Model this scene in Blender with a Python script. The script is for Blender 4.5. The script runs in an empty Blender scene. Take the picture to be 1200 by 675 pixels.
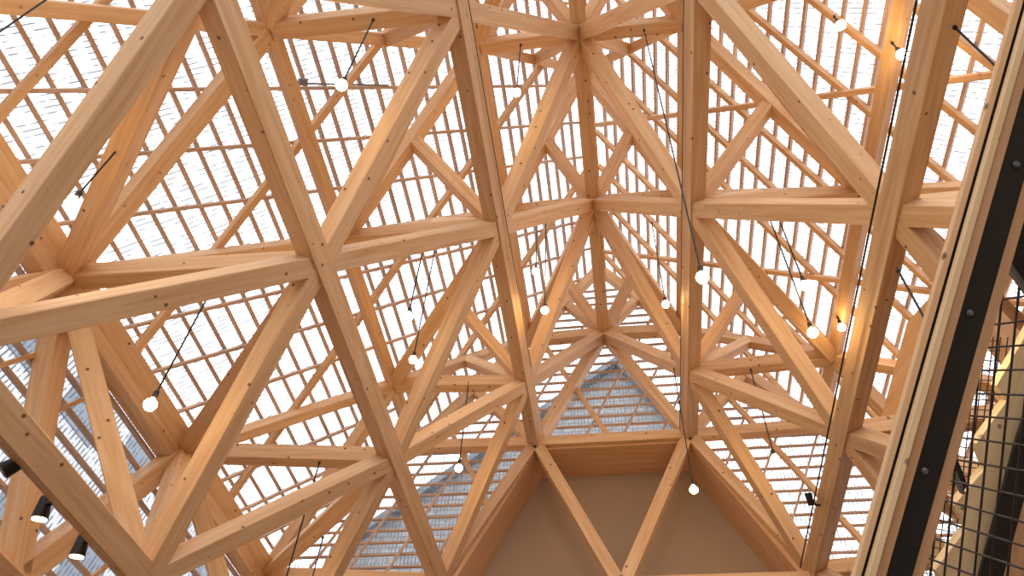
import bpy, bmesh, math, random
from mathutils import Vector, Matrix
random.seed(7)
S = bpy.context.scene
COL = S.collection
L = 2.5                                   # one structural bay in metres
HZ = 3.6471 * L + 1.6                      # height of the inner ridge above the hall floor

def W(x, t, z):                           # bay units (across, along the hall, height from ridge) -> metres
    return Vector((x * L, t * L, z * L + HZ))

# ------------------------------------------------------------------ camera
FPX = 884.45
def nrm(v): return Vector(v).normalized()
Vb = nrm((170, 972.5, 867.6)); Zb = Vector((60, -784.5, 867.6)); Zb = nrm(Zb - Vb * Vb.dot(Zb)); Xb = Vb.cross(Zb)
base = Matrix((Xb, Vb, Zb)).transposed()
w = Vector((-.0319, -.0025, -.0104))
RC = Matrix.Rotation(w.length, 3, w.normalized()) @ base      # world -> camera (x right, y down, z forward)
CAM = W(.0211, -1.4584, -3.6471)
RI = RC.transposed()
cd = bpy.data.cameras.new('camera'); cam = bpy.data.objects.new('camera', cd); COL.objects.link(cam)
cd.sensor_width = 36; cd.lens = FPX * 36 / 1200; cd.clip_start = .05; cd.clip_end = 500
M = RI @ Matrix(((1, 0, 0), (0, -1, 0), (0, 0, -1)))
cam.matrix_world = Matrix.Translation(CAM) @ M.to_4x4()
S.camera = cam
def project(P):
    q = RC @ (P - CAM)
    if q.z < .15: return None
    return 600 + FPX * q.x / q.z, 337.5 + FPX * q.y / q.z, q.z
def ray(px, py):
    return RI @ Vector(((px - 600) / FPX, (py - 337.5) / FPX, 1))
def at(px, py, depth):                    # point of the place seen at a photograph pixel, at a distance along the view axis
    return CAM + ray(px, py) * depth
def on_plane(px, py, o, n):
    d = ray(px, py); return CAM + d * (n.dot(o - CAM) / n.dot(d))
def near_line(px, py, a, b):              # point of the line a-b closest to the sight line
    d = ray(px, py).normalized(); u = (b - a).normalized(); r = a - CAM
    k = d.dot(u); s = (d.dot(r) * k - u.dot(r)) / (1 - k * k)
    return a + u * s
def in_view(a, b, m=25):
    for i in range(41):
        q = project(a.lerp(b, i / 40))
        if q and -m < q[0] < 1200 + m and -m < q[1] < 675 + m: return True
    return False

# ------------------------------------------------------------------ materials
def new_mat(name):
    m = bpy.data.materials.new(name); m.use_nodes = True
    nt = m.node_tree; nt.nodes.clear()
    out = nt.nodes.new('ShaderNodeOutputMaterial')
    return m, nt, out
def lin(c): return tuple((v / 12.92 if v <= .04045 else ((v + .055) / 1.055) ** 2.4) for v in (x / 255 for x in c)) + (1,)
def plain(name, rgb, rough=.6, metal=0, var=.06, scale=8):
    m, nt, out = new_mat(name)
    b = nt.nodes.new('ShaderNodeBsdfPrincipled'); nt.links.new(b.outputs[0], out.inputs[0])
    b.inputs['Roughness'].default_value = rough; b.inputs['Metallic'].default_value = metal
    tc = nt.nodes.new('ShaderNodeTexCoord'); n = nt.nodes.new('ShaderNodeTexNoise'); n.inputs['Scale'].default_value = scale
    n.inputs['Detail'].default_value = 4
    nt.links.new(tc.outputs['Object'], n.inputs['Vector'])
    r = nt.nodes.new('ShaderNodeValToRGB'); nt.links.new(n.outputs[0], r.inputs[0])
    c = lin(rgb)
    r.color_ramp.elements[0].position = .3; r.color_ramp.elements[1].position = .7
    r.color_ramp.elements[0].color = tuple(v * (1 - var) for v in c[:3]) + (1,)
    r.color_ramp.elements[1].color = tuple(min(1, v * (1 + var)) for v in c[:3]) + (1,)
    nt.links.new(r.outputs[0], b.inputs['Base Color'])
    return m
def wood(name, rgb, dark, dots=1., plugs=True):
    """planed softwood: grain runs along local x; small dark knots and screw heads"""
    m, nt, out = new_mat(name); N = nt.nodes; K = nt.links
    b = N.new('ShaderNodeBsdfPrincipled'); K.new(b.outputs[0], out.inputs[0])
    b.inputs['Roughness'].default_value = .55; b.inputs['Specular IOR Level'].default_value = .3
    tc = N.new('ShaderNodeTexCoord'); oi = N.new('ShaderNodeObjectInfo')
    mul = N.new('ShaderNodeMath'); mul.operation = 'MULTIPLY'; mul.inputs[1].default_value = 61.; K.new(oi.outputs['Random'], mul.inputs[0])
    cmb = N.new('ShaderNodeCombineXYZ')
    for i in range(3): K.new(mul.outputs[0], cmb.inputs[i])
    add = N.new('ShaderNodeVectorMath'); add.operation = 'ADD'; K.new(tc.outputs['Object'], add.inputs[0]); K.new(cmb.outputs[0], add.inputs[1])
    mp = N.new('ShaderNodeMapping'); mp.inputs['Scale'].default_value = (.55, 9, 9); K.new(add.outputs[0], mp.inputs[0])
    gr = N.new('ShaderNodeTexNoise'); gr.inputs['Scale'].default_value = 2.2; gr.inputs['Detail'].default_value = 5; gr.inputs['Distortion'].default_value = .6
    K.new(mp.outputs[0], gr.inputs['Vector'])
    r = N.new('ShaderNodeValToRGB'); K.new(gr.outputs[0], r.inputs[0])
    r.color_ramp.elements[0].position = .3; r.color_ramp.elements[0].color = lin(dark)
    r.color_ramp.elements[1].position = .68; r.color_ramp.elements[1].color = lin(rgb)
    # board-to-board tone
    hsv = N.new('ShaderNodeHueSaturation'); K.new(r.outputs[0], hsv.inputs['Color'])
    mr = N.new('ShaderNodeMapRange'); K.new(oi.outputs['Random'], mr.inputs[0]); mr.inputs[3].default_value = .9; mr.inputs[4].default_value = 1.08
    K.new(mr.outputs[0], hsv.inputs['Value'])
    # knots
    vo = N.new('ShaderNodeTexVoronoi'); vo.inputs['Scale'].default_value = 6.5; K.new(add.outputs[0], vo.inputs['Vector'])
    lt = N.new('ShaderNodeMapRange'); lt.inputs[1].default_value = .07; lt.inputs[2].default_value = .115; lt.inputs[3].default_value = .85 * dots; lt.inputs[4].default_value = 0
    K.new(vo.outputs['Distance'], lt.inputs[0])
    mx = N.new('ShaderNodeMix'); mx.data_type = 'RGBA'; K.new(lt.outputs[0], mx.inputs[0]); K.new(hsv.outputs[0], mx.inputs[6])
    mx.inputs[7].default_value = lin((70, 38, 20))
    K.new(mx.outputs[2], b.inputs['Base Color'])
    bp = N.new('ShaderNodeBump'); bp.inputs['Strength'].default_value = .06; K.new(gr.outputs[0], bp.inputs['Height']); K.new(bp.outputs[0], b.inputs['Normal'])
    return m
GLULAM = wood('glulam_spruce', (226, 190, 149), (207, 161, 116))
SLIM = wood('slim_spruce', (224, 187, 145), (203, 158, 114), .5)
BATTEN = wood('batten_larch', (208, 182, 164), (188, 158, 138), .15)
PLY = wood('plywood', (226, 188, 140), (210, 166, 116), .15)
PALE = wood('pale_board', (226, 200, 160), (208, 178, 134), .8)
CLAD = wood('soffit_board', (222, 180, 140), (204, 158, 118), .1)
STEEL = plain('black_steel', (34, 32, 31), .45, .2, .1, 20)
BAR = plain('wire_dark', (44, 34, 30), .5, .3)
CORD = plain('black_cord', (22, 20, 20), .6)
GREYM = plain('grey_plastic', (120, 122, 124), .5)
GALV = plain('galv_bolts_and_lit_edge', (120, 128, 134), .35, .7)
PLASTER = plain('grey_plaster', (164, 140, 116), .9, 0, .02, 3)
FLOORM = plain('pale_floor', (128, 112, 98), .6, 0, .05, 1)
LOWALL = plain('lower_wall_boards', (170, 140, 112), .7, 0, .06, 2)
GROUND = plain('outside_paving', (130, 130, 128), .9)
BULB, nt, out = new_mat('lit_bulb')
e = nt.nodes.new('ShaderNodeEmission'); e.inputs[0].default_value = (1, .66, .27, 1); e.inputs[1].default_value = 75; nt.links.new(e.outputs[0], out.inputs[0])
LED, nt, out = new_mat('lit_lens')
e = nt.nodes.new('ShaderNodeEmission'); e.inputs[0].default_value = (1, .75, .38, 1); e.inputs[1].default_value = 14; nt.links.new(e.outputs[0], out.inputs[0])

def sheet_mat(name, rib, axis_mix, tint=(.97, .98, 1, 1)):
    """clear ribbed sheet: ribs catch a thin grey line, the rest lets the sky through"""
    m, nt, out = new_mat(name); N = nt.nodes; K = nt.links
    tr = N.new('ShaderNodeBsdfTransparent'); tr.inputs[0].default_value = tint
    gl = N.new('ShaderNodeBsdfGlossy'); gl.inputs['Roughness'].default_value = .08
    di = N.new('ShaderNodeBsdfTranslucent'); di.inputs[0].default_value = (.27, .26, .3, 1)
    tc = N.new('ShaderNodeTexCoord'); mp = N.new('ShaderNodeMapping'); K.new(tc.outputs['Object'], mp.inputs[0])
    mp.inputs['Rotation'].default_value = (0, 0, axis_mix)
    wv = N.new('ShaderNodeTexWave'); wv.inputs['Scale'].default_value = rib; wv.inputs['Distortion'].default_value = 1.2; wv.inputs['Detail'].default_value = 2
    wv.inputs['Detail Scale'].default_value = .6
    wv.bands_direction = 'X'; K.new(mp.outputs[0], wv.inputs[0])
    nz = N.new('ShaderNodeTexNoise'); nz.inputs['Scale'].default_value = 9; K.new(tc.outputs['Object'], nz.inputs[0])
    cut = N.new('ShaderNodeMapRange'); cut.inputs[1].default_value = .76; cut.inputs[2].default_value = .95; cut.inputs[3].default_value = 0; cut.inputs[4].default_value = .85
    K.new(wv.outputs['Fac'], cut.inputs[0])
    brk = N.new('ShaderNodeMapRange'); brk.inputs[1].default_value = .4; brk.inputs[2].default_value = .56; K.new(nz.outputs[0], brk.inputs[0])
    mu = N.new('ShaderNodeMath'); mu.operation = 'MULTIPLY'; K.new(cut.outputs[0], mu.inputs[0]); K.new(brk.outputs[0], mu.inputs[1])
    m1 = N.new('ShaderNodeMixShader'); m1.inputs[0].default_value = .03; K.new(tr.outputs[0], m1.inputs[1]); K.new(gl.outputs[0], m1.inputs[2])
    m2 = N.new('ShaderNodeMixShader'); K.new(mu.outputs[0], m2.inputs[0]); K.new(m1.outputs[0], m2.inputs[1]); K.new(di.outputs[0], m2.inputs[2])
    K.new(m2.outputs[0], out.inputs[0])
    return m
SHEET_L = sheet_mat('clear_ribbed_sheet_a', 6.2, -.2)
SHEET_R = sheet_mat('clear_ribbed_sheet_b', 6.2, .2)
SHEET_G = sheet_mat('clear_ribbed_sheet_c', 6.2, 0)

# ------------------------------------------------------------------ mesh helpers
def link(name, me, mat, parent=None):
    o = bpy.data.objects.new(name, me); COL.objects.link(o)
    if mat: me.materials.append(mat)
    if parent: o.parent = parent
    return o
def tag(o, label, cat, group=None, kind=None):
    o['label'] = label; o['category'] = cat
    if group: o['group'] = group
    if kind: o['kind'] = kind
    return o
def struct(o): o['kind'] = 'structure'; return o
def thing(name, loc, label, cat, group=None):
    o = bpy.data.objects.new(name, None); COL.objects.link(o); o.location = loc; o.empty_display_size = .1
    return tag(o, label, cat, group)
PRISM = {}
def prism_mesh(name, ln, wd, dp, ch):
    key = (round(ln, 3), round(wd, 4), round(dp, 4), ch)
    me = bpy.data.meshes.new(name)
    a, b = wd / 2, dp / 2
    prof = [(a - ch, b), (a, b - ch), (a, -b + ch), (a - ch, -b), (-a + ch, -b), (-a, -b + ch), (-a, b - ch), (-a + ch, b)]
    n = len(prof); vs = [(-ln / 2, y, z) for y, z in prof] + [(ln / 2, y, z) for y, z in prof]
    fs = [(i, (i + 1) % n, n + (i + 1) % n, n + i) for i in range(n)] + [tuple(range(n))[::-1], tuple(range(n, 2 * n))]
    me.from_pydata(vs, [], fs)
    bm = bmesh.new(); bm.from_mesh(me); bmesh.ops.recalc_face_normals(bm, faces=bm.faces); bm.to_mesh(me); bm.free()
    return me
def frame(a, b, up):
    x = (b - a).normalized(); z = up - x * up.dot(x)
    if z.length < 1e-4: z = Vector((0, 0, 1)) - x * x.z
    z.normalize(); y = z.cross(x)
    return Matrix((x, y, z)).transposed()
def bar(name, a, b, wd, dp, up, mat, parent=None, trim=(0, 0), ch=.006):
    d = (b - a).normalized(); a = a + d * trim[0]; b = b - d * trim[1]
    o = link(name, prism_mesh(name, (b - a).length, wd, dp, ch), mat)
    o.matrix_world = Matrix.Translation((a + b) / 2) @ frame(a, b, up).to_4x4()
    if parent:
        o.parent = parent; o.matrix_parent_inverse = parent_inv(parent)
    return o
def parent_inv(p):
    m = Matrix.Translation(p.location) @ p.rotation_euler.to_matrix().to_4x4() if p.parent is None else p.matrix_world
    return m.inverted()
def world_mesh(name, vs, fs, mat, parent=None, origin=None):
    """mesh from world points, origin set at their middle (or at ORIGIN)"""
    c = origin or sum(vs, Vector()) / len(vs)
    me = bpy.data.meshes.new(name); me.from_pydata([v - c for v in vs], [], fs)
    bm = bmesh.new(); bm.from_mesh(me); bmesh.ops.recalc_face_normals(bm, faces=bm.faces); bm.to_mesh(me); bm.free()
    o = link(name, me, mat); o.location = c
    if parent:
        o.parent = parent; o.matrix_parent_inverse = parent_inv(parent)
    return o
def slab(name, poly, n, th, mat, parent=None, inplane=None):
    """flat board: polygon of world points given thickness along n; local x along its first edge (or INPLANE)"""
    c = sum(poly, Vector()) / len(poly)
    R = frame(Vector(), inplane or (poly[1] - poly[0]), n)
    k = len(poly); Ri = R.transposed()
    nn = R.col[2]
    loc = [Ri @ (v - c) for v in poly] + [Ri @ (v + nn * th - c) for v in poly]
    me = bpy.data.meshes.new(name)
    me.from_pydata(loc, [], [tuple(range(k)), tuple(range(k, 2 * k))[::-1]] + [(i, (i + 1) % k, k + (i + 1) % k, k + i) for i in range(k)])
    bm = bmesh.new(); bm.from_mesh(me); bmesh.ops.recalc_face_normals(bm, faces=bm.faces); bm.to_mesh(me); bm.free()
    o = link(name, me, mat); o.matrix_world = Matrix.Translation(c) @ R.to_4x4()
    if parent:
        o.parent = parent; o.matrix_parent_inverse = parent_inv(parent)
    return o
def tube_bm(bm, pts, r, seg=8):
    rings = []
    for i, p in enumerate(pts):
        d = (pts[min(i + 1, len(pts) - 1)] - pts[max(i - 1, 0)]).normalized()
        R = frame(Vector(), d, Vector((.3, .5, .8)))
        rings.append([bm.verts.new(p + R.col[1] * (r * math.cos(2 * math.pi * k / seg)) + R.col[2] * (r * math.sin(2 * math.pi * k / seg))) for k in range(seg)])
    for a, b in zip(rings, rings[1:]):
        for k in range(seg): bm.faces.new((a[k], a[(k + 1) % seg], b[(k + 1) % seg], b[k]))
    bm.faces.new(rings[0]); bm.faces.new(rings[-1])
def lathe_bm(bm, prof, seg=20):
    rings = [[bm.verts.new((r * math.cos(2 * math.pi * k / seg), r * math.sin(2 * math.pi * k / seg), z)) for k in range(seg)] if r > 1e-6 else [bm.verts.new((0, 0, z))] for r, z in prof]
    for a, b in zip(rings, rings[1:]):
        for k in range(seg):
            j = (k + 1) % seg
            if len(a) == 1 and len(b) == 1: continue
            if len(a) == 1: bm.faces.new((a[0], b[j], b[k]))
            elif len(b) == 1: bm.faces.new((a[k], a[j], b[0]))
            else: bm.faces.new((a[k], a[j], b[j], b[k]))
def bm_obj(name, bm, mat, parent=None, smooth=False):
    bmesh.ops.recalc_face_normals(bm, faces=bm.faces)
    me = bpy.data.meshes.new(name); bm.to_mesh(me); bm.free()
    if smooth:
        for p in me.polygons: p.use_smooth = True
    o = link(name, me, mat)
    if parent: o.parent = parent
    return o

ORD = 'first second third fourth fifth sixth seventh eighth ninth tenth eleventh twelfth thirteenth fourteenth fifteenth sixteenth seventeenth eighteenth nineteenth twentieth'.split()
def ordw(i):                              # 0 -> first
    if i < 20: return ORD[i]
    tens = {2: 'twenty', 3: 'thirty', 4: 'forty'}[(i + 1) // 10]
    r = (i + 1) % 10
    return tens + '-' + ORD[r - 1] if r else {30: 'thirtieth', 40: 'fortieth'}[i + 1]

# ------------------------------------------------------------------ the frame: nodes
TG = 2.045                                 # plane of the gable frame
XZ = {'C': (0, 0), 'B': (-.4358, -.8795), 'A': (-.9103, -1.7199), 'Z': (-1.4183, -2.527),
      'D': (.4358, -.8795), 'E': (.9103, -1.7199), 'F': (1.4183, -2.527), 'M': (0, -1.7199),
      'R': (0, .6835), 'P': (-.5087, -.016), 'O': (-1.1637, -.8547), 'N': (-1.8593, -1.6547), 'W': (-1.86, -2.5207),
      'Q': (.5087, -.016), 'S': (1.1637, -.8547), 'T': (1.8593, -1.6547), 'X': (1.86, -2.5207)}
SHIFT = {('A', -1): .035, ('E', -1): .035, ('A', 0): -.02, ('E', 0): -.03, ('A', 1): .03, ('E', 1): .015, ('B', 1.5): .025, ('D', 1.5): .015, ('D', .5): -.02, ('B', .5): -.012}
def P(k, t): return W(XZ[k][0], t + SHIFT.get((k, t), 0), XZ[k][1])
CN = {'C': 'ridge chord', 'B': 'upper left chord', 'A': 'middle left chord', 'Z': 'low left chord',
      'D': 'upper right chord', 'E': 'middle right chord', 'F': 'low right chord',
      'R': 'outer ridge chord', 'P': 'upper left purlin', 'O': 'middle left purlin', 'N': 'left eave purlin', 'W': 'left wall plate',
      'Q': 'upper right purlin', 'S': 'middle right purlin', 'T': 'right eave purlin', 'X': 'right wall plate'}
def nrmv(x, z): return Vector((x, 0, z)).normalized()
NL = nrmv(.9, -.4357)                      # inward normal of the left inner plane
NR = nrmv(-.9, -.4357)
OL = nrmv(.788, -.615); OR_ = nrmv(-.788, -.615)
def plane_up(k):
    return {'C': Vector((0, 0, -1)), 'M': Vector((0, 0, -1)), 'R': Vector((0, 0, -1))}.get(k) or (NL if k in 'BAZ' else NR if k in 'DEF' else OL if k in 'PONW' else OR_)
CH = .19                                   # inner chords
OC = .14                                   # outer chords
# chords: one continuous timber each
CHORD_LABEL = {
 'C': 'glulam ridge chord running overhead down the middle to the gable apex',
 'B': 'glulam upper left chord, first long timber left of the ridge chord',
 'A': 'glulam middle left chord, second long timber left of the ridge chord',
 'Z': 'glulam low left chord carrying two small lit spotlights',
 'D': 'glulam upper right chord, first long timber right of the ridge chord',
 'E': 'glulam middle right chord with a black cable along its edge',
 'F': 'glulam low right chord behind the wire mesh balustrade',
 'R': 'slim outer ridge chord under the roof peak, above the ridge chord',
 'P': 'slim upper left purlin under the glazing, hidden behind upper left chord',
 'O': 'slim middle left purlin under the left glazing, between upper and middle chords',
 'N': 'stout left eave purlin where the left roof glazing meets the wall',
 'W': 'left wall plate timber low outside the spotlights',
 'Q': 'slim upper right purlin under the glazing beside the upper right chord',
 'S': 'slim middle right purlin between upper and middle right chords, near bulbs',
 'T': 'stout right eave purlin behind the balustrade', 'X': 'right wall plate timber behind the balustrade'}
for k in 'CBAZDEFRPONWQSTX':
    a, b = P(k, -2.1), P(k, TG + .03)
    if k in 'NT':                          # roof purlin a little up the slope, wall head timber below it
        up_ = Vector((.626 if k == 'N' else -.626, 0, .78)) * .075
        lo = Vector((-.02 if k == 'N' else .02, 0, -.145))
        if in_view(a, b, 40):
            o = bar('eave_timber', a + lo, b + lo, .17, .17, Vector((1, 0, 0)), GLULAM)
            tag(o, f'{"left" if k == "N" else "right"} wall head timber directly under the {"left" if k == "N" else "right"} eave purlin', 'timber beam', None, 'thing')
        a, b = a + up_, b + up_
    if not in_view(a, b, 40): continue
    inner = k in 'CBAZDEF'
    sz = CH if inner else (.19 if k in 'NTWX' else OC)
    o = bar('timber_chord' if inner else 'timber_purlin', a, b, .26 if k == 'R' else sz, sz, plane_up(k), GLULAM if inner or k in 'NTWX' else SLIM)
    tag(o, CHORD_LABEL[k], 'timber beam', 'long inner chords' if inner else 'long outer purlins', 'thing')

members = []
def mem(kind, a, ta, b, tb, A=None, B=None): members.append((kind, a, ta, b, tb, A or P(a, ta), B or P(b, tb)))
def tt(t): return TG if t == 2 else t
for sgn, (c, b, a, z, p, o_, n_, w_) in ((-1, 'CBAZPONW'), (1, 'CDEFQSTX')):
    for j in range(-3, 3):
        J = float(j)
        for (u, uo, v, vo) in ((c, 0, b, -.5), (b, .5, a, 0), (a, 0, z, -.5)):       # leaning struts
            if J + uo <= 2 and J + vo <= 2: mem('cross', u, tt(J + uo), v, tt(J + vo))
        for (u, uo, v, vo) in ((c, 0, b, .5), (b, -.5, a, 0), (a, 0, z, .5)):
            if J + uo <= 2 and J + vo <= 2: mem('diag', u, tt(J + uo), v, tt(J + vo))
        for (u, uo, v, vo) in ((n_, 0, o_, .5), (o_, .5, p, 1), (p, 0, 'R', .5)):
            if J + uo <= 2 and J + vo <= 2: mem('ocross', u, tt(J + uo), v, tt(J + vo))
        for (u, uo, v, vo) in ((n_, 0, o_, -.5), (o_, .5, p, 0), (p, 0, 'R', -.5)):
            if J + uo <= 2 and J + vo <= 2: mem('odiag', u, tt(J + uo), v, tt(J + vo))
        for (u, uo, v) in ((c, 0, p), (b, .5, o_), (a, 0, n_)):
            if J + uo <= 2:
                mem('web', u, tt(J + uo), v, tt(J + uo))
                if J + uo + 1 <= 2: mem('web2', u, tt(J + uo), v, tt(J + uo + 1))
        if J + .5 <= 1.5:
            mem('web', z, J + .5, n_, J); mem('web2', z, J + .5, n_, tt(J + 1))
            mem('wallpost', n_, J, w_, J + .5); mem('wallpost2', n_, tt(J + 1), w_, J + .5)
        for (u, uo, v, x) in ((c, 0, p, 'R'), (b, .5, o_, p)):                        # short struts to the middle of the slim braces
            t0 = J + uo
            if t0 > 2: continue
            for s in (-.5, .5):
                if t0 + s > 2: continue
                mid = (P(v, tt(t0)) + P(x, tt(t0 + s))) / 2
                mem('short' if s < 0 else 'short2', u, tt(t0), v, t0 + s, None, mid)
    # gable frame
    for u, v in ((c, b), (b, a)): mem('gable', u, TG, v, TG)
    mem('gable', b, TG, 'M', TG, None, W(0, TG, -1.79))
    mem('gouter', 'R', TG, p, TG); mem('gouter', p, TG, o_, TG); mem('gouter', o_, TG, n_, TG)
    mem('gtie', p, TG, 'C', TG); mem('gtie', o_, TG, b, TG); mem('gtie', n_, TG, a, TG); mem('gtie', a, TG, 'M', TG, W(XZ[a][0], TG, -1.765), W(0, TG, -1.765))
    mem('gshort', 'C', TG, 'R', TG, None, (P('R', TG) + P(p, TG)) / 2)
    mem('gshort', b, TG, p, TG, None, (P(p, TG) + P(o_, TG)) / 2)
mem('gtie', 'B', TG, 'D', TG)
STY = {  # name, width across, depth, material, trim, label words
 'cross': ('timber_strut', .17, .17, GLULAM, 'glulam cross strut'),
 'diag': ('timber_diagonal', .17, .17, GLULAM, 'glulam diagonal'),
 'ocross': ('slim_strut', .13, .15, SLIM, 'slim outer cross strut'),
 'odiag': ('slim_diagonal', .16, .16, SLIM, 'slim outer diagonal'),
 'web': ('timber_web', .16, .18, GLULAM, 'straight web strut'),
 'web2': ('timber_web', .16, .18, GLULAM, 'slanting web strut'),
 'wallpost': ('wall_brace', .18, .2, GLULAM, 'wall post'),
 'wallpost2': ('wall_brace', .18, .2, GLULAM, 'leaning wall post'),
 'low': ('timber_strut', .16, .16, GLULAM, 'low cross strut'),
 'short': ('short_strut', .15, .15, SLIM, 'short prop'),
 'short2': ('short_strut', .15, .15, SLIM, 'slanting short prop'),
 'gable': ('gable_rafter', .16, .17, GLULAM, 'gable frame strut'),
 'gouter': ('gable_rafter', .16, .16, SLIM, 'sloping rake timber of the gable'),
 'gtie': ('gable_tie', .16, .14, GLULAM, 'level tie beam of the gable'),
 'gshort': ('short_strut', .15, .13, SLIM, 'short prop in the gable frame')}
CAT = {'timber_strut': 'timber strut', 'timber_diagonal': 'timber strut', 'slim_strut': 'timber brace', 'slim_diagonal': 'timber brace',
       'timber_web': 'timber strut', 'wall_brace': 'timber post', 'short_strut': 'timber prop', 'gable_rafter': 'timber strut', 'gable_tie': 'timber beam'}
seen = {}
FWD = Vector((0, 1, 0))
for m_ in members:
    kind, a, ta, b, tb, A, B = m_
    ha = CH / 2 if a in 'CBAZDEFM' else OC / 2
    hb = CH / 2 if b in 'CBAZDEFM' else OC / 2
    if kind in ('short', 'short2', 'gshort'): hb = .03
    if not in_view(A, B, 10): continue
    seen.setdefault((kind, a, b), []).append(m_ + (ha, hb))
for (kind, a, b), ms in seen.items():
    nm, wd, dp, mat, words = STY[kind]
    ms.sort(key=lambda m: -(m[2] + m[4]))
    for i, (_, _, ta, _, tb, A, B, ha, hb) in enumerate(ms):
        if kind in ('cross', 'diag'): up = plane_up(b)
        elif kind in ('ocross', 'odiag'): up = plane_up(a)
        elif kind.startswith('g'): up = FWD
        elif kind in ('web', 'web2'): up = plane_up(a).cross(FWD)
        else: up = FWD
        o = bar(nm, A, B, wd, dp, up, mat, None, (ha * .7, hb * .7))
        ca, cb = CN.get(a, 'gable foot centre'), CN.get(b, 'foot tie middle')
        if kind.startswith('g'):
            lab = f'{words} between {ca} and {cb}'
            if kind == 'gable': lab = f'glulam {words} from {ca} end down to {cb} end'
            if kind == 'gshort': lab = f'{words} rising from {ca} beside {cb}' + ('' if a != 'C' else ', left' if A.x > B.x else ', right')
            if (kind, a, b) == ('gouter', 'R', 'P'): lab = 'sloping rake timber from the roof peak to upper left purlin'
        else:
            lab = f'{words} from {ca} to {cb}' + (f', {ordw(i)} before the gable' if len(ms) > 1 else '')
            if kind.startswith('short'):
                lab = f'{words} between {ca} and {cb}' + (f', {ordw(i)} before gable' if len(ms) > 1 else '')
        if kind.startswith('short') and a == 'C' : pass
        tag(o, lab, CAT[nm], words + 's', 'thing')

# ------------------------------------------------------------------ glazing battens, rafters and sheets
Z0, XN, ZN = .655, 1.859, -1.655
LN = math.hypot(XN, Z0 - ZN)
def roof(side, t, s, h):                   # s down the slope from the peak in bays, h metres outward of the frame plane
    sx, sz = XN / LN, (ZN - Z0) / LN
    return W(side * s * sx, t, Z0 + s * sz) + Vector((side * -sz, 0, sx)) * h
T0, T1 = -2.1, 2.17
def roofn(side): return Vector((side * (Z0 - ZN) / LN, 0, XN / LN))
for side, nm in ((-1, 'left'), (1, 'right')):
    off = -.008 if side < 0 else .006
    i = 0
    for k in range(1, 33):
        s = .0893 * k + off
        if s > LN - .02: continue
        a, b = roof(side, T0, s, .165), roof(side, T1, s, .165)
        if not in_view(a, b): continue
        o = bar('glazing_batten', a, b, .036, .05, roofn(side), BATTEN, ch=.003)
        tag(o, f'thin lengthwise timber batten under the {nm} roof glazing, {ordw(i)} down from the peak', 'timber batten', f'lengthwise battens of the {nm} roof', 'thing'); i += 1
    # rafters between the outer braces. up-slope forward family (thin on the left), up-slope backward family
    fam = []
    RS = 1 / 2.29
    for q in range(-16, 16):
        if side < 0:
            if q % 4 != 2: fam.append(('thin', 1, q * .25 - .03, .036, .045, .115))
            if q % 2 == 0 and (q // 2) % 2 == 0: fam.append(('brace', -1, q * .25 + .04, .075, .08, .05))
        else:
            if q % 4 != 2: fam.append(('brace', -1, q * .25 + .01, .06, .075, .1))
            if q % 4 == 0: fam.append(('thin', 1, q * .25 - .01, .06, .07, .045))
    cnt = {}
    for typ, dr, t2, wd, dp, h in sorted(fam, key=lambda f: -f[2]):
        # t as a function of s: forward family gains t going up the slope
        f = lambda s: t2 + dr * (2 - s) * RS
        s0, s1 = 0.03, LN - .03
        pts = []
        for s in [s0 + (s1 - s0) * i / 80 for i in range(81)]:
            if T0 < f(s) < T1 - .06: pts.append(s)
        if len(pts) < 4: continue
        a, b = roof(side, f(pts[0]), pts[0], h), roof(side, f(pts[-1]), pts[-1], h)
        if not in_view(a, b, 0): continue
        i = cnt.get((typ), 0); cnt[typ] = i + 1
        way = 'leaning towards the gable' if dr > 0 else 'leaning away from the gable'
        o = bar('roof_rafter', a, b, wd, dp, roofn(side), BATTEN if typ == 'thin' and side < 0 else SLIM, ch=.004)
        tag(o, f'{"thin" if wd < .05 else "slim"} rafter {way} under {nm} roof glazing, {ordw(i)} from the gable', 'rafter', f'rafters of the {nm} roof {way}', 'thing')
    # clear sheet
    sh = slab('window_1' if side < 0 else 'window_2', [roof(side, T0 - 1, 0, .195), roof(side, T1 + .02, 0, .195), roof(side, T1 + .02, LN + .03, .195), roof(side, T0 - 1, LN + .03, .195)],
              roofn(side), .006, SHEET_L if side < 0 else SHEET_R, inplane=FWD)
    struct(sh)
# left wall glazing below the eave purlin
WX = -XN - .085 / L
for side, nm in ((-1, 'left'),):
    x = side * (XN + .13 / L)
    for i in range(9):
        z = ZN - .1 - i * .0907
        a, b = W(x, T0, z), W(x, T1, z)
        if in_view(a, b):
            tag(bar('glazing_batten', a, b, .036, .05, Vector((1, 0, 0)), BATTEN, ch=.003), f'thin lengthwise batten on the left wall glazing, {ordw(i)} below the eave', 'timber batten', 'lengthwise battens of the left wall', 'thing')
    n_ = 0
    for i in range(18):
        if i % 4 == 0: continue
        t = 1.5 - i * .25
        a, b = W(x + .045 / L, t + .25, ZN - .05), W(x + .045 / L, t - .25, -2.5)
        if in_view(a, b, 0):
            tag(bar('wall_rail', a, b, .04, .045, Vector((1, 0, 0)), SLIM, ch=.004), f'slim slanting rail inside the left wall glazing, {ordw(n_)} from the gable', 'timber rail', 'slanting rails of the left wall', 'thing'); n_ += 1
    sh = slab('window_3', [W(x - .02, T0 - 1, ZN + .01), W(x - .02, T1, ZN + .01), W(x - .02, T1, -2.56), W(x - .02, T0 - 1, -2.56)], Vector((-1, 0, 0)), .006, SHEET_L, inplane=FWD)
    struct(sh)
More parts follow.
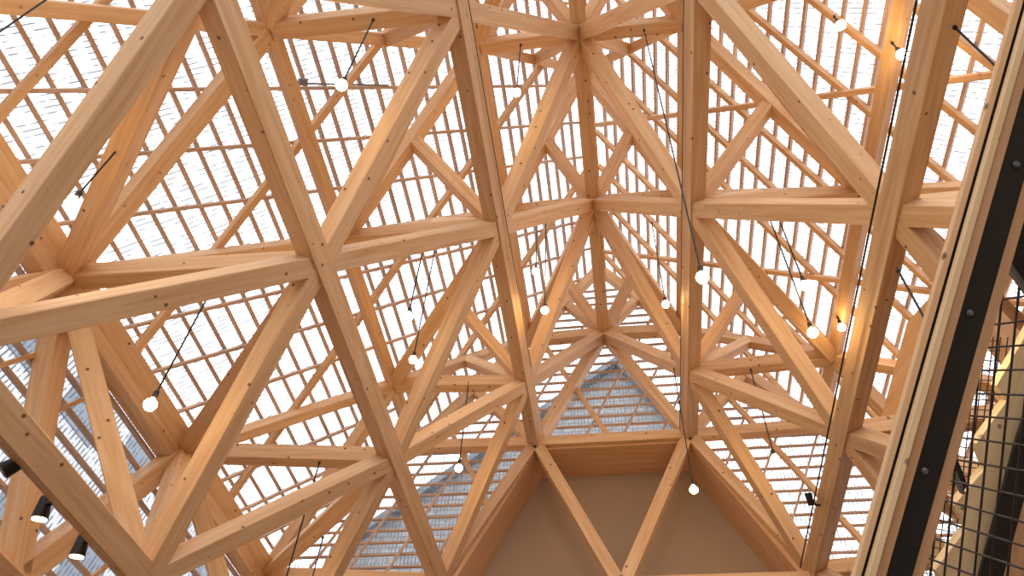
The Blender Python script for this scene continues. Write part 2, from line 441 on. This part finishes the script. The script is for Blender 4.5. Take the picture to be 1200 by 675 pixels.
# gable glazing
GT = TG + .055
def halfw(z): return (Z0 + .085 - z) * XN / (Z0 - ZN)
def jamb(z): return .45 + (-.905 - z) * .513 if z < -.905 else 0
rows = []
z = .528
while z > -1.72:
    rows.append(z); z -= .0729
cl = cr = cm = 0
for z in rows:
    hw = halfw(z) - .02
    j = jamb(z)
    spans = [(-hw, hw)] if j == 0 else [(-hw, -j - .025), (j + .025, hw)]
    for x0, x1 in spans:
        a, b = W(x0, GT + .02, z), W(x1, GT + .02, z)
        if not in_view(a, b, 0): continue
        if j == 0: lab = f'level batten across the gable glazing, {ordw(cm)} down from the peak'; cm += 1
        elif x1 < 0: lab = f'level gable batten on the left of the grey wall recess, {ordw(cl)} down'; cl += 1
        else: lab = f'level gable batten on the right of the grey wall recess, {ordw(cr)} down'; cr += 1
        tag(bar('gable_batten', a, b, .03, .04, FWD, BATTEN, ch=.003), lab, 'timber batten', 'level battens of the gable glazing', 'thing')
def clip(x0, sl):                          # line x = x0 + (z+.5)/sl inside the glazed gable
    segs, cur = [], []
    for i in range(201):
        z = .5 - i * .0111
        x = x0 + (z + .5) / sl
        ok = abs(x) < halfw(z) - .03 and (z > -.905 or abs(x) > jamb(z) + .03)
        if ok: cur.append((x, z))
        if (not ok or i == 200) and cur:
            if len(cur) > 6: segs.append((cur[0], cur[-1]))
            cur = []
    return segs
i = 0
for k in range(-8, 9):
    for (p0, p1) in clip(.222 * k + .0, 2.05):
        a, b = W(p0[0], GT - .006, p0[1]), W(p1[0], GT - .006, p1[1])
        if in_view(a, b, 0):
            tag(bar('gable_rail', a, b, .03, .04, FWD, BATTEN, ch=.003), f'thin slanting rail behind the gable battens, {ordw(i)} from the left', 'timber rail', 'slanting rails of the gable', 'thing'); i += 1
i = 0
for x0 in (-1.075, -.175, .665):
    for (p0, p1) in clip(x0, -2.05):
        a, b = W(p0[0], GT - .03, p0[1]), W(p1[0], GT - .03, p1[1])
        if in_view(a, b, 0):
            tag(bar('gable_brace', a, b, .07, .07, FWD, SLIM, ch=.004), f'slim brace sloping down rightwards across the gable, {ordw(i)} from the left', 'timber brace', 'slim braces of the gable', 'thing'); i += 1
zt = .74
gp = [(0, zt), (halfw(-1.72), -1.72), (jamb(-1.72), -1.72), (.45, -.893), (-.45, -.893), (-jamb(-1.72), -1.72), (-halfw(-1.72), -1.72)]
struct(slab('window_4', [W(x, GT + .045, z) for x, z in gp], FWD, .006, SHEET_G, inplane=Vector((1, 0, 0))))

# ------------------------------------------------------------------ recess in the gable with the grey wall
TB = 2.32
def band(name, p0, p1, th, mat):           # panel from the frame back to the grey wall, p0-p1 its visible edge
    a, b = W(p0[0], TG + .005, p0[1]), W(p1[0], TG + .005, p1[1]); c, d = W(p1[0], TB, p1[1]), W(p0[0], TB, p0[1])
    n = (b - a).cross(d - a)
    mid = W(0, TG, -1.5)
    if n.dot(a - mid) < 0: n = -n
    return struct(slab(name, [a, b, c, d], n, th, mat, inplane=b - a))
band('trim_1', (-.43, -.922), (.43, -.922), .06, CLAD)
band('trim_2', (-.43, -.922), (-.875, -1.79), .06, CLAD)
band('trim_3', (.43, -.922), (.875, -1.79), .06, CLAD)
struct(slab('wall_far', [W(-.445, TB, -.905), W(.445, TB, -.905), W(.97, TB, -1.93), W(-.97, TB, -1.93)], FWD, .1, PLASTER, inplane=Vector((1, 0, 0))))

# ------------------------------------------------------------------ room shell below and around
def box(name, x0, x1, y0, y1, z0, z1, mat):
    vs = [Vector((x, y, z)) for x in (x0, x1) for y in (y0, y1) for z in (z0, z1)]
    fs = [(0, 1, 3, 2), (4, 6, 7, 5), (0, 4, 5, 1), (2, 3, 7, 6), (0, 2, 6, 4), (1, 5, 7, 3)]
    return world_mesh(name, vs, fs, mat)
yb, yf = -3.4 * L, TB * L + .1
xw = 1.86 * L
zw = -2.56 * L + HZ
struct(box('floor', -xw, xw, yb, yf, -.1, 0, FLOORM))
struct(box('wall_left', -xw - .12, -xw, yb, yf, 0, zw, LOWALL))
struct(box('wall_right', xw + .22, xw + .34, yb, yf, 0, HZ + ZN * L - .1, LOWALL))
struct(box('wall_front', -xw, xw, yf, yf + .1, 0, -1.8 * L + HZ, LOWALL))
struct(box('ground', -120, 120, -120, 120, -.3, -.12, GROUND))

# ------------------------------------------------------------------ what stands outside, dim through the sheets
def facade_mat(name, rgb):
    m, nt, out = new_mat(name); N = nt.nodes; K = nt.links
    b = N.new('ShaderNodeBsdfPrincipled'); K.new(b.outputs[0], out.inputs[0]); b.inputs['Roughness'].default_value = .9
    tc = N.new('ShaderNodeTexCoord'); br = N.new('ShaderNodeTexBrick'); K.new(tc.outputs['Object'], br.inputs[0])
    mp = N.new('ShaderNodeMapping'); mp.inputs['Rotation'].default_value = (math.pi / 2, 0, 0); K.new(tc.outputs['Object'], mp.inputs[0]); K.new(mp.outputs[0], br.inputs[0])
    br.inputs['Scale'].default_value = 1.6
    c = lin(rgb); br.inputs['Color1'].default_value = c; br.inputs['Color2'].default_value = tuple(v * .82 for v in c[:3]) + (1,); br.inputs['Mortar'].default_value = tuple(v * .5 for v in c[:3]) + (1,)
    K.new(br.outputs[0], b.inputs['Base Color'])
    return m
FAC = facade_mat('grey_facade', (158, 160, 162))
ROOFT = plain('grey_roof', (120, 124, 130), .8, 0, .15, 3)
# a grey gabled house beyond the gable
GY = TG * L + 9
ap = on_plane(722, 432, Vector((0, GY, 0)), FWD); le = on_plane(400, 650, Vector((0, GY, 0)), FWD); re = on_plane(790, 503, Vector((0, GY, 0)), FWD)
house = thing('neighbour_house', Vector((ap.x, GY, 0)), 'grey gabled house outside, dim behind the gable glazing', 'house')
def prism_house(name, prof, y0, y1, mat):
    vs = [Vector((x, y0, z)) for x, z in prof] + [Vector((x, y1, z)) for x, z in prof]; n = len(prof)
    return world_mesh(name, vs, [tuple(range(n)), tuple(range(n, 2 * n))] + [(i, (i + 1) % n, n + (i + 1) % n, n + i) for i in range(n)], mat, house)
low_r = re
prism_house('wall', [(le.x, -.1), (le.x, le.z), (ap.x, ap.z), (low_r.x, low_r.z), (low_r.x, -.1)], GY, GY + 8, FAC)
for (u, v) in ((le, ap), (ap, low_r)):
    d = (v - u).normalized() * .3
    prism_house('roof', [(u.x - d.x, u.z - d.z), (v.x, v.z), (v.x, v.z + .25), (u.x - d.x, u.z - d.z + .25)] if u is le else
                [(u.x, u.z), (v.x + d.x, v.z + d.z), (v.x + d.x, v.z + d.z + .25), (u.x, u.z + .25)], GY - .3, GY + 8.2, ROOFT)
# a tall block left of the hall
blk = thing('neighbour_block', Vector((-16, 1, 0)), 'grey apartment block outside, dim behind the left wall glazing', 'building')
bx = -14.
top = CAM.z + (-bx + CAM.x) * (P('N', 0).z - .15 - CAM.z) / (-P('N', 0).x)
PALEF = plain('pale_render', (214, 218, 224), .9, 0, .1, .6)
b0 = box('wall', bx - 6, bx, -14, 34, -.1, top, PALEF); b0.parent = blk; b0.matrix_parent_inverse = parent_inv(blk)
WIN = plain('dark_panes', (120, 132, 146), .2)
for fl in range(4):
    for k in range(16):
        wn = box('window', bx - .05, bx + .03, -13 + k * 2.8, -11.4 + k * 2.8, top - 2.4 - fl * 3.1, top - .9 - fl * 3.1, WIN)
        wn.parent = blk; wn.matrix_parent_inverse = parent_inv(blk)

# ------------------------------------------------------------------ pendants
def pendant(top, bulb, label, r=.047, cordr=.0075):
    o = thing('pendant_lamp', top, label, 'pendant lamp', 'bulb pendants on black cords')
    drop = (top - bulb).length
    bm = bmesh.new(); tube_bm(bm, [Vector((0, 0, .03)), Vector((0, 0, -drop * .5)), Vector((0, 0, -drop + .12))], cordr, 6)
    bm_obj('cord', bm, CORD, o)
    bm = bmesh.new(); lathe_bm(bm, [(0, .03), (.012, .028), (.014, .0), (0, -.004)], 12); bm_obj('ceiling_cap', bm, CORD, o)
    bm = bmesh.new(); lathe_bm(bm, [(0, .125), (.012, .125), (.02, .105), (.022, .05), (.018, .045), (0, .045)], 14); s = bm_obj('socket', bm, CORD, o, True); s.location = (0, 0, -drop)
    bm = bmesh.new(); lathe_bm(bm, [(0, .05), (.016, .05), (.018, .038), (.028, .022)] + [(r * math.cos(a), r * math.sin(a) - .01) for a in [math.radians(d) for d in (35, 15, 0, -20, -40, -60, -78)]] + [(0, -r - .01)], 18)
    s = bm_obj('bulb', bm, BULB, o, True); s.location = (0, 0, -drop)
def drop_to(top, by):                      # straight down from TOP until it shows at photograph row BY
    lo, hi = 0., 12.
    for _ in range(60):
        mid = (lo + hi) / 2
        q = project(top - Vector((0, 0, mid)))
        if q and q[1] < by: lo = mid
        else: hi = mid
    return top - Vector((0, 0, lo))
def wl(a, ta, b, tb): return P(a, ta), P(b, tb)
PEND = [
 ((437, 24), ('B', -.5, 'O', -.5), 99, 'lit bulb pendant hung from the upper left web near the top edge'),
 ((62, -6), ('N', -1, 'O', -.5), 60, 'bulb pendant at the top left corner, only its black cord showing'),
 ((136, 177), ('A', -1, 'N', 0), 236, 'lit bulb pendant above the left eave junction on a slanting web'),
 ((245, 345), ('A', 0, 'N', 0), 473, 'lit bulb pendant below the lowest long left strut, before the glazing'),
 ((610, 53), ('C', 0, 'P', 0), 108, 'lit bulb pendant left of the ridge chord, nearest the top edge'),
 ((755, 36), ('C', 0, 'Q', 0), 324, 'lit bulb pendant on a long cord in front of the upper right chord'),
 ((500, 272), ('B', .5, 'O', .5), 370, 'lit bulb pendant left of the upper left chord, higher of the close pair'),
 ((509, 296), None, 421, 'lit bulb pendant left of the upper left chord, lower of the close pair'),
 ((630, 247), ('C', 1, 'P', 1), 318, 'lit bulb pendant just left of the ridge chord, higher of two'),
 ((640, 246), ('C', 1, 'P', 1.15), 363, 'lit bulb pendant just left of the ridge chord, lower of two'),
 ((764, 262), ('C', 1, 'Q', 1), 356, 'small lit bulb pendant between ridge chord and upper right chord'),
 ((786, 411), ('C', 2, 'D', 1.5), 573, 'lit bulb pendant in front of the grey wall recess'),
 ((880, 434), ('D', 1.5, 'S', 1.5), 537, 'lit bulb pendant in front of the gable glazing on the right'),
 ((895, 238), ('D', .5, 'S', .5), 389, 'lit bulb pendant right of the upper right chord, lower of the close pair'),
 ((905, 237), ('D', .5, 'S', .5), 334, 'lit bulb pendant right of the upper right chord, higher of the close pair'),
 ((1046, 51), ('S', -.5, 'S', 1), 63, 'bright lit bulb close under the middle right purlin, near the top edge'),
 ((982, 373), ('S', -.5, 'S', 1), 383, 'bright lit bulb close under the middle right purlin, halfway down'),
 ((978, 20), ('Q', 0, 'S', -.5), 29, 'lit bulb close under the right roof glazing at the top edge'),
 ((1120, 33), ('E', -1, 'E', 1), 118, 'bulb pendant from the middle right chord, going behind the balustrade, upper'),
 ((1053, 318), ('E', -1, 'T', 0), 405, 'bulb pendant right of the middle right chord, going behind the balustrade, lower'),
 ((549, 450), ('B', 1.5, 'O', 1.5), 548, 'lit bulb pendant in front of the gable glazing on the left'),
 ((374, 543), ('A', 1, 'N', 1), 695, 'bulb pendant at the bottom edge, longer cord of the pair there'),
 ((378, 631), ('A', 1, 'N', 2), 720, 'bulb pendant at the bottom edge, shorter cord of the pair there'),
]
for (tx, ty), mm, by, lab in PEND:
    if mm is None: top = on_plane(tx, ty, roof(-1, 0, 1, .09), roofn(-1))
    else:
        a, b = wl(*mm); top = near_line(tx, ty, a, b)
        # hang from the visible side of the timber
        q = project(top); top = at(tx, ty, q[2] - .1)
    pendant(top, drop_to(top, by), lab)

# ------------------------------------------------------------------ spotlights
def spot(pos, aim, mount, label, lit=True, r=.055, ln=.15):
    o = thing('spotlight', pos, label, 'spotlight', 'small black spotlights on the chords')
    o.rotation_euler = aim.to_track_quat('-Z', 'Y').to_euler()
    bm = bmesh.new(); lathe_bm(bm, [(0, ln), (r * .62, ln), (r * .7, ln - .01), (r, 0), (r * .93, 0), (r * .85, .02), (0, .02)], 24); bm_obj('housing', bm, STEEL, o, False)
    bm = bmesh.new(); lathe_bm(bm, [(0, -.006), (r * .86, -.006), (r * .86, .0), (0, .0)], 24); bm_obj('lens', bm, LED if lit else GREYM, o)
    Ri = o.rotation_euler.to_matrix().transposed()
    m = Ri @ (mount - pos)
    bm = bmesh.new(); tube_bm(bm, [Vector((0, 0, ln * .6)), Vector((0, 0, ln * .6)).lerp(m, .5) + Vector((0, 0, .02)), m], .014, 8); bm_obj('bracket', bm, STEEL, o)
za, zb = P('Z', -1), P('Z', 1)
for (x, y), lab in (((46, 608), 'lit black spotlight clamped under low left chord, farther from the gable'), ((90, 652), 'lit black spotlight clamped under low left chord, nearer the gable')):
    c = near_line(x + 18, y - 12, za, zb); q = project(c)
    p_ = at(x, y, q[2] + .02)
    spot(p_, (CAM - p_).normalized() * .62 + RI @ Vector((-.3, .85, 0)), c + Vector((0, 0, -.05)), lab)
c = near_line(14, 525, za, zb); q = project(c); spot(at(3, 552, q[2] + .05), Vector((-.6, -.2, -.8)), c, 'unlit black spotlight cut by the left edge, on low left chord', False)
c = near_line(968, 590, P('E', 1), P('E', 2)); q = project(c)
spot(at(947, 578, q[2] - .02), Vector((-.1, -.5, .75)), at(962, 592, q[2]), 'unlit black spotlight on the middle right chord near the gable', False, .042, .13)

# ------------------------------------------------------------------ cables along the chords
def cable(pts, r, label, name='power_cable', mat=CORD):
    bm = bmesh.new(); c = pts[0]; tube_bm(bm, [p - c for p in pts], r, 8); o = bm_obj(name, bm, mat); o.location = c
    return tag(o, label, 'cable', None, 'thing')
def along(k, pxs, lift=.0):
    a, b = P(k, -1), P(k, 2); out = []
    for x, y in pxs:
        q = project(near_line(x, y, a, b)); out.append(at(x, y, q[2] + lift))
    return out
cable([W(.8932, t, -1.7527) + NR * .075 + Vector((-.1, 0, .1)).normalized() * .105 for t in (-1.2, -.4, .4, 1.1, 1.98)], .008, 'thick black cable running along the edge of the middle right chord')
cable([W(.4357, t, -.9068) + NR * .085 + nrmv(-.4357, .9) * .108 for t in (-1., 0, 1, 1.98)], .0045, 'black cable running along the upper right chord')
cable([W(-.4357, t, -.9068) + NL * .085 + nrmv(.4357, .9) * .108 for t in (-1., 0, .8, 1.4)], .0045, 'black cable running along the upper left chord')
# small junction box with conduit on the left rafters
jb = at(355, 96, project(on_plane(355, 96, roof(-1, 0, 1, .08), roofn(-1)))[2])
o = thing('junction_box', jb, 'small grey junction box with conduit on the left roof rafters', 'electrical box')
R = frame(Vector(), roof(-1, .5, 1, 0) - roof(-1, 0, 2.1, 0), roofn(-1))
bx_ = link('box', prism_mesh('box', .09, .07, .05, .008), GREYM, o); bx_.matrix_local = R.to_4x4()
e2 = on_plane(455, 100, roof(-1, 0, 1, .08), roofn(-1)) - jb; s2 = on_plane(361, 98, roof(-1, 0, 1, .08), roofn(-1)) - jb
bm = bmesh.new(); tube_bm(bm, [s2, s2.lerp(e2, .5), e2], .011, 8); bm_obj('conduit', bm, GREYM, o)

# ------------------------------------------------------------------ plywood panel beside the middle right chord
px_ = [(1063, 378), (1086, 352), (1120, 352), (1090, 500), (1030, 498)]
PX = Vector((1.42 * L, 0, 0)); PN = Vector((1, .25, .15)).normalized()
tag(slab('plywood_panel', [on_plane(x, y, PX + W(0, .6, -1.5) - Vector((0, 0, 0)), PN) for x, y in px_], PN, .03, PLY), 'pale plywood panel standing behind the middle right chord by the balustrade', 'panel', None, 'thing')

# ------------------------------------------------------------------ stair flight on the right, seen from below
d2 = Vector((-.2715, .9624, 0)); DS = RI @ d2; AS = RI @ Vector((.9624, .2715, 0)); ES = RI @ Vector((0, 0, 1))
def lineat(x0, y, depth): return at(x0 - .282 * y, y, depth)
def run(name, x0, wpx, depth, thick, mat, parent, twist=0., y0=-260, y1=900):
    """timber or steel length of the flight; x0 = photograph column where its middle meets row 0"""
    a, b = lineat(x0, y0, depth), lineat(x0, y1, depth)
    up = (Matrix.Rotation(twist, 3, DS) @ ES)
    return bar(name, a, b, wpx * depth / FPX, thick, up, mat, parent, ch=.003)
st = thing('staircase_side', lineat(1230, 675, 2.6), 'black steel and timber stair side sloping down past the right edge', 'staircase')
run('timber_edging', 1193.2, 8, 2.5, .03, GLULAM, st, .1)
run('steel_channel', 1202, 16, 2.62, .03, STEEL, st)
run('handrail_board', 1210, 9, 2.47, .03, PALE, st, .12)
run('lining_and_shaded_face', 1219.5, 11.5, 2.5, .04, CLAD, st, .1)  # handrail's shaded right face, put in as a separate browner board
run('steel_stringer', 1241, 33, 2.5, .02, STEEL, st)
run('lining_and_shaded_face', 1262.5, 15, 2.66, .03, CLAD, st)  # actual brown timber lining beyond the steel plate
for x, y in ((1190.5, 193), (1136, 367), (1083, 552), (1216, 12)):
    bm = bmesh.new(); lathe_bm(bm, [(0, .012), (.007, .012), (.012, .004), (.012, 0), (0, 0)], 12)
    p = at(x, y, 2.487); o = bm_obj('bolt', bm, GALV); o.matrix_world = Matrix.Translation(p) @ (-ES).to_track_quat('Z', 'Y').to_matrix().to_4x4()
    o.parent = st; o.matrix_parent_inverse = parent_inv(st)
# big wire mesh of the balustrade
def wire_grid(lines, r):
    bm = bmesh.new()
    for pts in lines: tube_bm(bm, pts, r, 6)
    return bm
MD = 3.0
MO = at(1140, 520, MD); MN = (Zb_w := None) or Vector((1, .18, 0)).normalized()
def mp_(x, y): return on_plane(x, y, MO, MN)
def mesh_lines():
    out = []
    for x, y in ((1104, 540), (1120, 540), (1137, 540), (1155, 540), (1174, 540), (1194, 540), (1215, 540), (1237, 540), (1089, 540), (1075, 540)):
        y0 = max((1264 - (x + y * .1)) / .182, 120)       # starts behind the timber lining
        out.append([mp_(x + (y - y0) * .1, y0), mp_(x - (720 - y) * .1, 720)])
    for y0, sl in ((330, -.2), (357, -.15), (384, -.12), (409, -.07), (434.5, -.02), (461, .03), (487, .07), (514, .12), (541, .17), (568, .22), (594, .28), (620, .31), (645, .34), (672, .38), (300, -.25), (270, -.28), (240, -.32)):
        x0 = 1262 - .282 * y0; x0 = 1262 - .282 * (y0 + (x0 - 1135) * sl)
        out.append([mp_(x0, y0 + (x0 - 1135) * sl), mp_(1245, y0 + 110 * sl)])
    return out
o = bm_obj('balustrade_mesh', wire_grid(mesh_lines(), .0045), BAR)
tag(o, 'dark wide wire mesh balustrade panel at the right edge', 'wire mesh', None, 'thing')
# finer mesh farther off
MO = at(1130, 520, 4.6)
fl = []
for i in range(9):
    x = 1104 + i * 8.5
    y0 = max(395, (1255 - x - 67) / .165)
    fl.append([mp_(x + (545 - y0) * .117, y0), mp_(x - 20, 720)])
for i in range(30):
    y = 400 + i * 11.3; sl = -.02 + (y - 395) * .0009
    x0 = 1256 - .282 * y; x1 = min(1176 - (y - 400) * .19, 1172)
    if x1 > x0 + 6: fl.append([mp_(x0, y + (x0 - 1130) * sl), mp_(x1, y + (x1 - 1130) * sl)])
o = bm_obj('far_balustrade_mesh', wire_grid(fl, .0035), BAR)
tag(o, 'finer brown wire mesh panel seen behind the wide mesh', 'wire mesh', None, 'thing')
# saw-toothed pale stringer, its black plate and the boarding behind
so = thing('far_stair_side', at(1165, 675, 4.2), 'pale saw-toothed timber stringer with black plate behind the wire mesh', 'staircase')
teeth = [(1215, 370), (1168, 452), (1180, 470), (1144, 520), (1156, 548), (1118, 592), (1134, 618), (1096, 668), (1110, 690), (1150, 720), (1196, 505), (1232, 395)]
slab('toothed_stringer', [at(x, y, 4.2) for x, y in teeth], ES, .06, PALE, so, DS)
slab('steel_plate', [at(x, y, 4.12) for x, y in ((1236, 380), (1252, 395), (1166, 712), (1138, 712), (1190, 520))], ES, .02, STEEL, so, DS)
slab('boarding', [at(x, y, 4.5) for x, y in ((1246, 430), (1320, 430), (1320, 740), (1155, 740))], ES, .03, CLAD, so, DS)
# steel brackets
def bracket(pts, depth, label, th=.012):
    b = thing('steel_bracket', at(*pts[0], depth), label, 'bracket')
    slab('plate', [at(x, y, depth) for x, y in pts], ES, .03, STEEL, b)
    (x0, y0), (x1, y1) = pts[0], pts[1]
    bar('edge', at(x0, y0, depth - .01), at(x1, y1, depth - .01), .014, .03, ES, GALV, b, ch=.002)  # highlight along the plate's edge, put in as a bar of lighter metal
bracket([(1154, 273), (1206, 345), (1240, 320), (1240, 215), (1190, 255)], 2.75, 'dark angled steel bracket with bright edge beside the stair side')
bracket([(1111, 536), (1128, 578), (1134, 568), (1119, 530)], 3.6, 'small dark steel bracket behind the mesh near the saw-toothed stringer')

# ------------------------------------------------------------------ light
wd = bpy.data.worlds.new('overcast'); S.world = wd; wd.use_nodes = True
bg = wd.node_tree.nodes['Background']; bg.inputs[0].default_value = (1, .985, .97, 1); bg.inputs[1].default_value = 2.4
S.view_settings.view_transform = 'Standard'; S.view_settings.look = 'None'; S.view_settings.gamma = 1
S.view_settings.use_curve_mapping = False; S.view_settings.exposure = 0.17
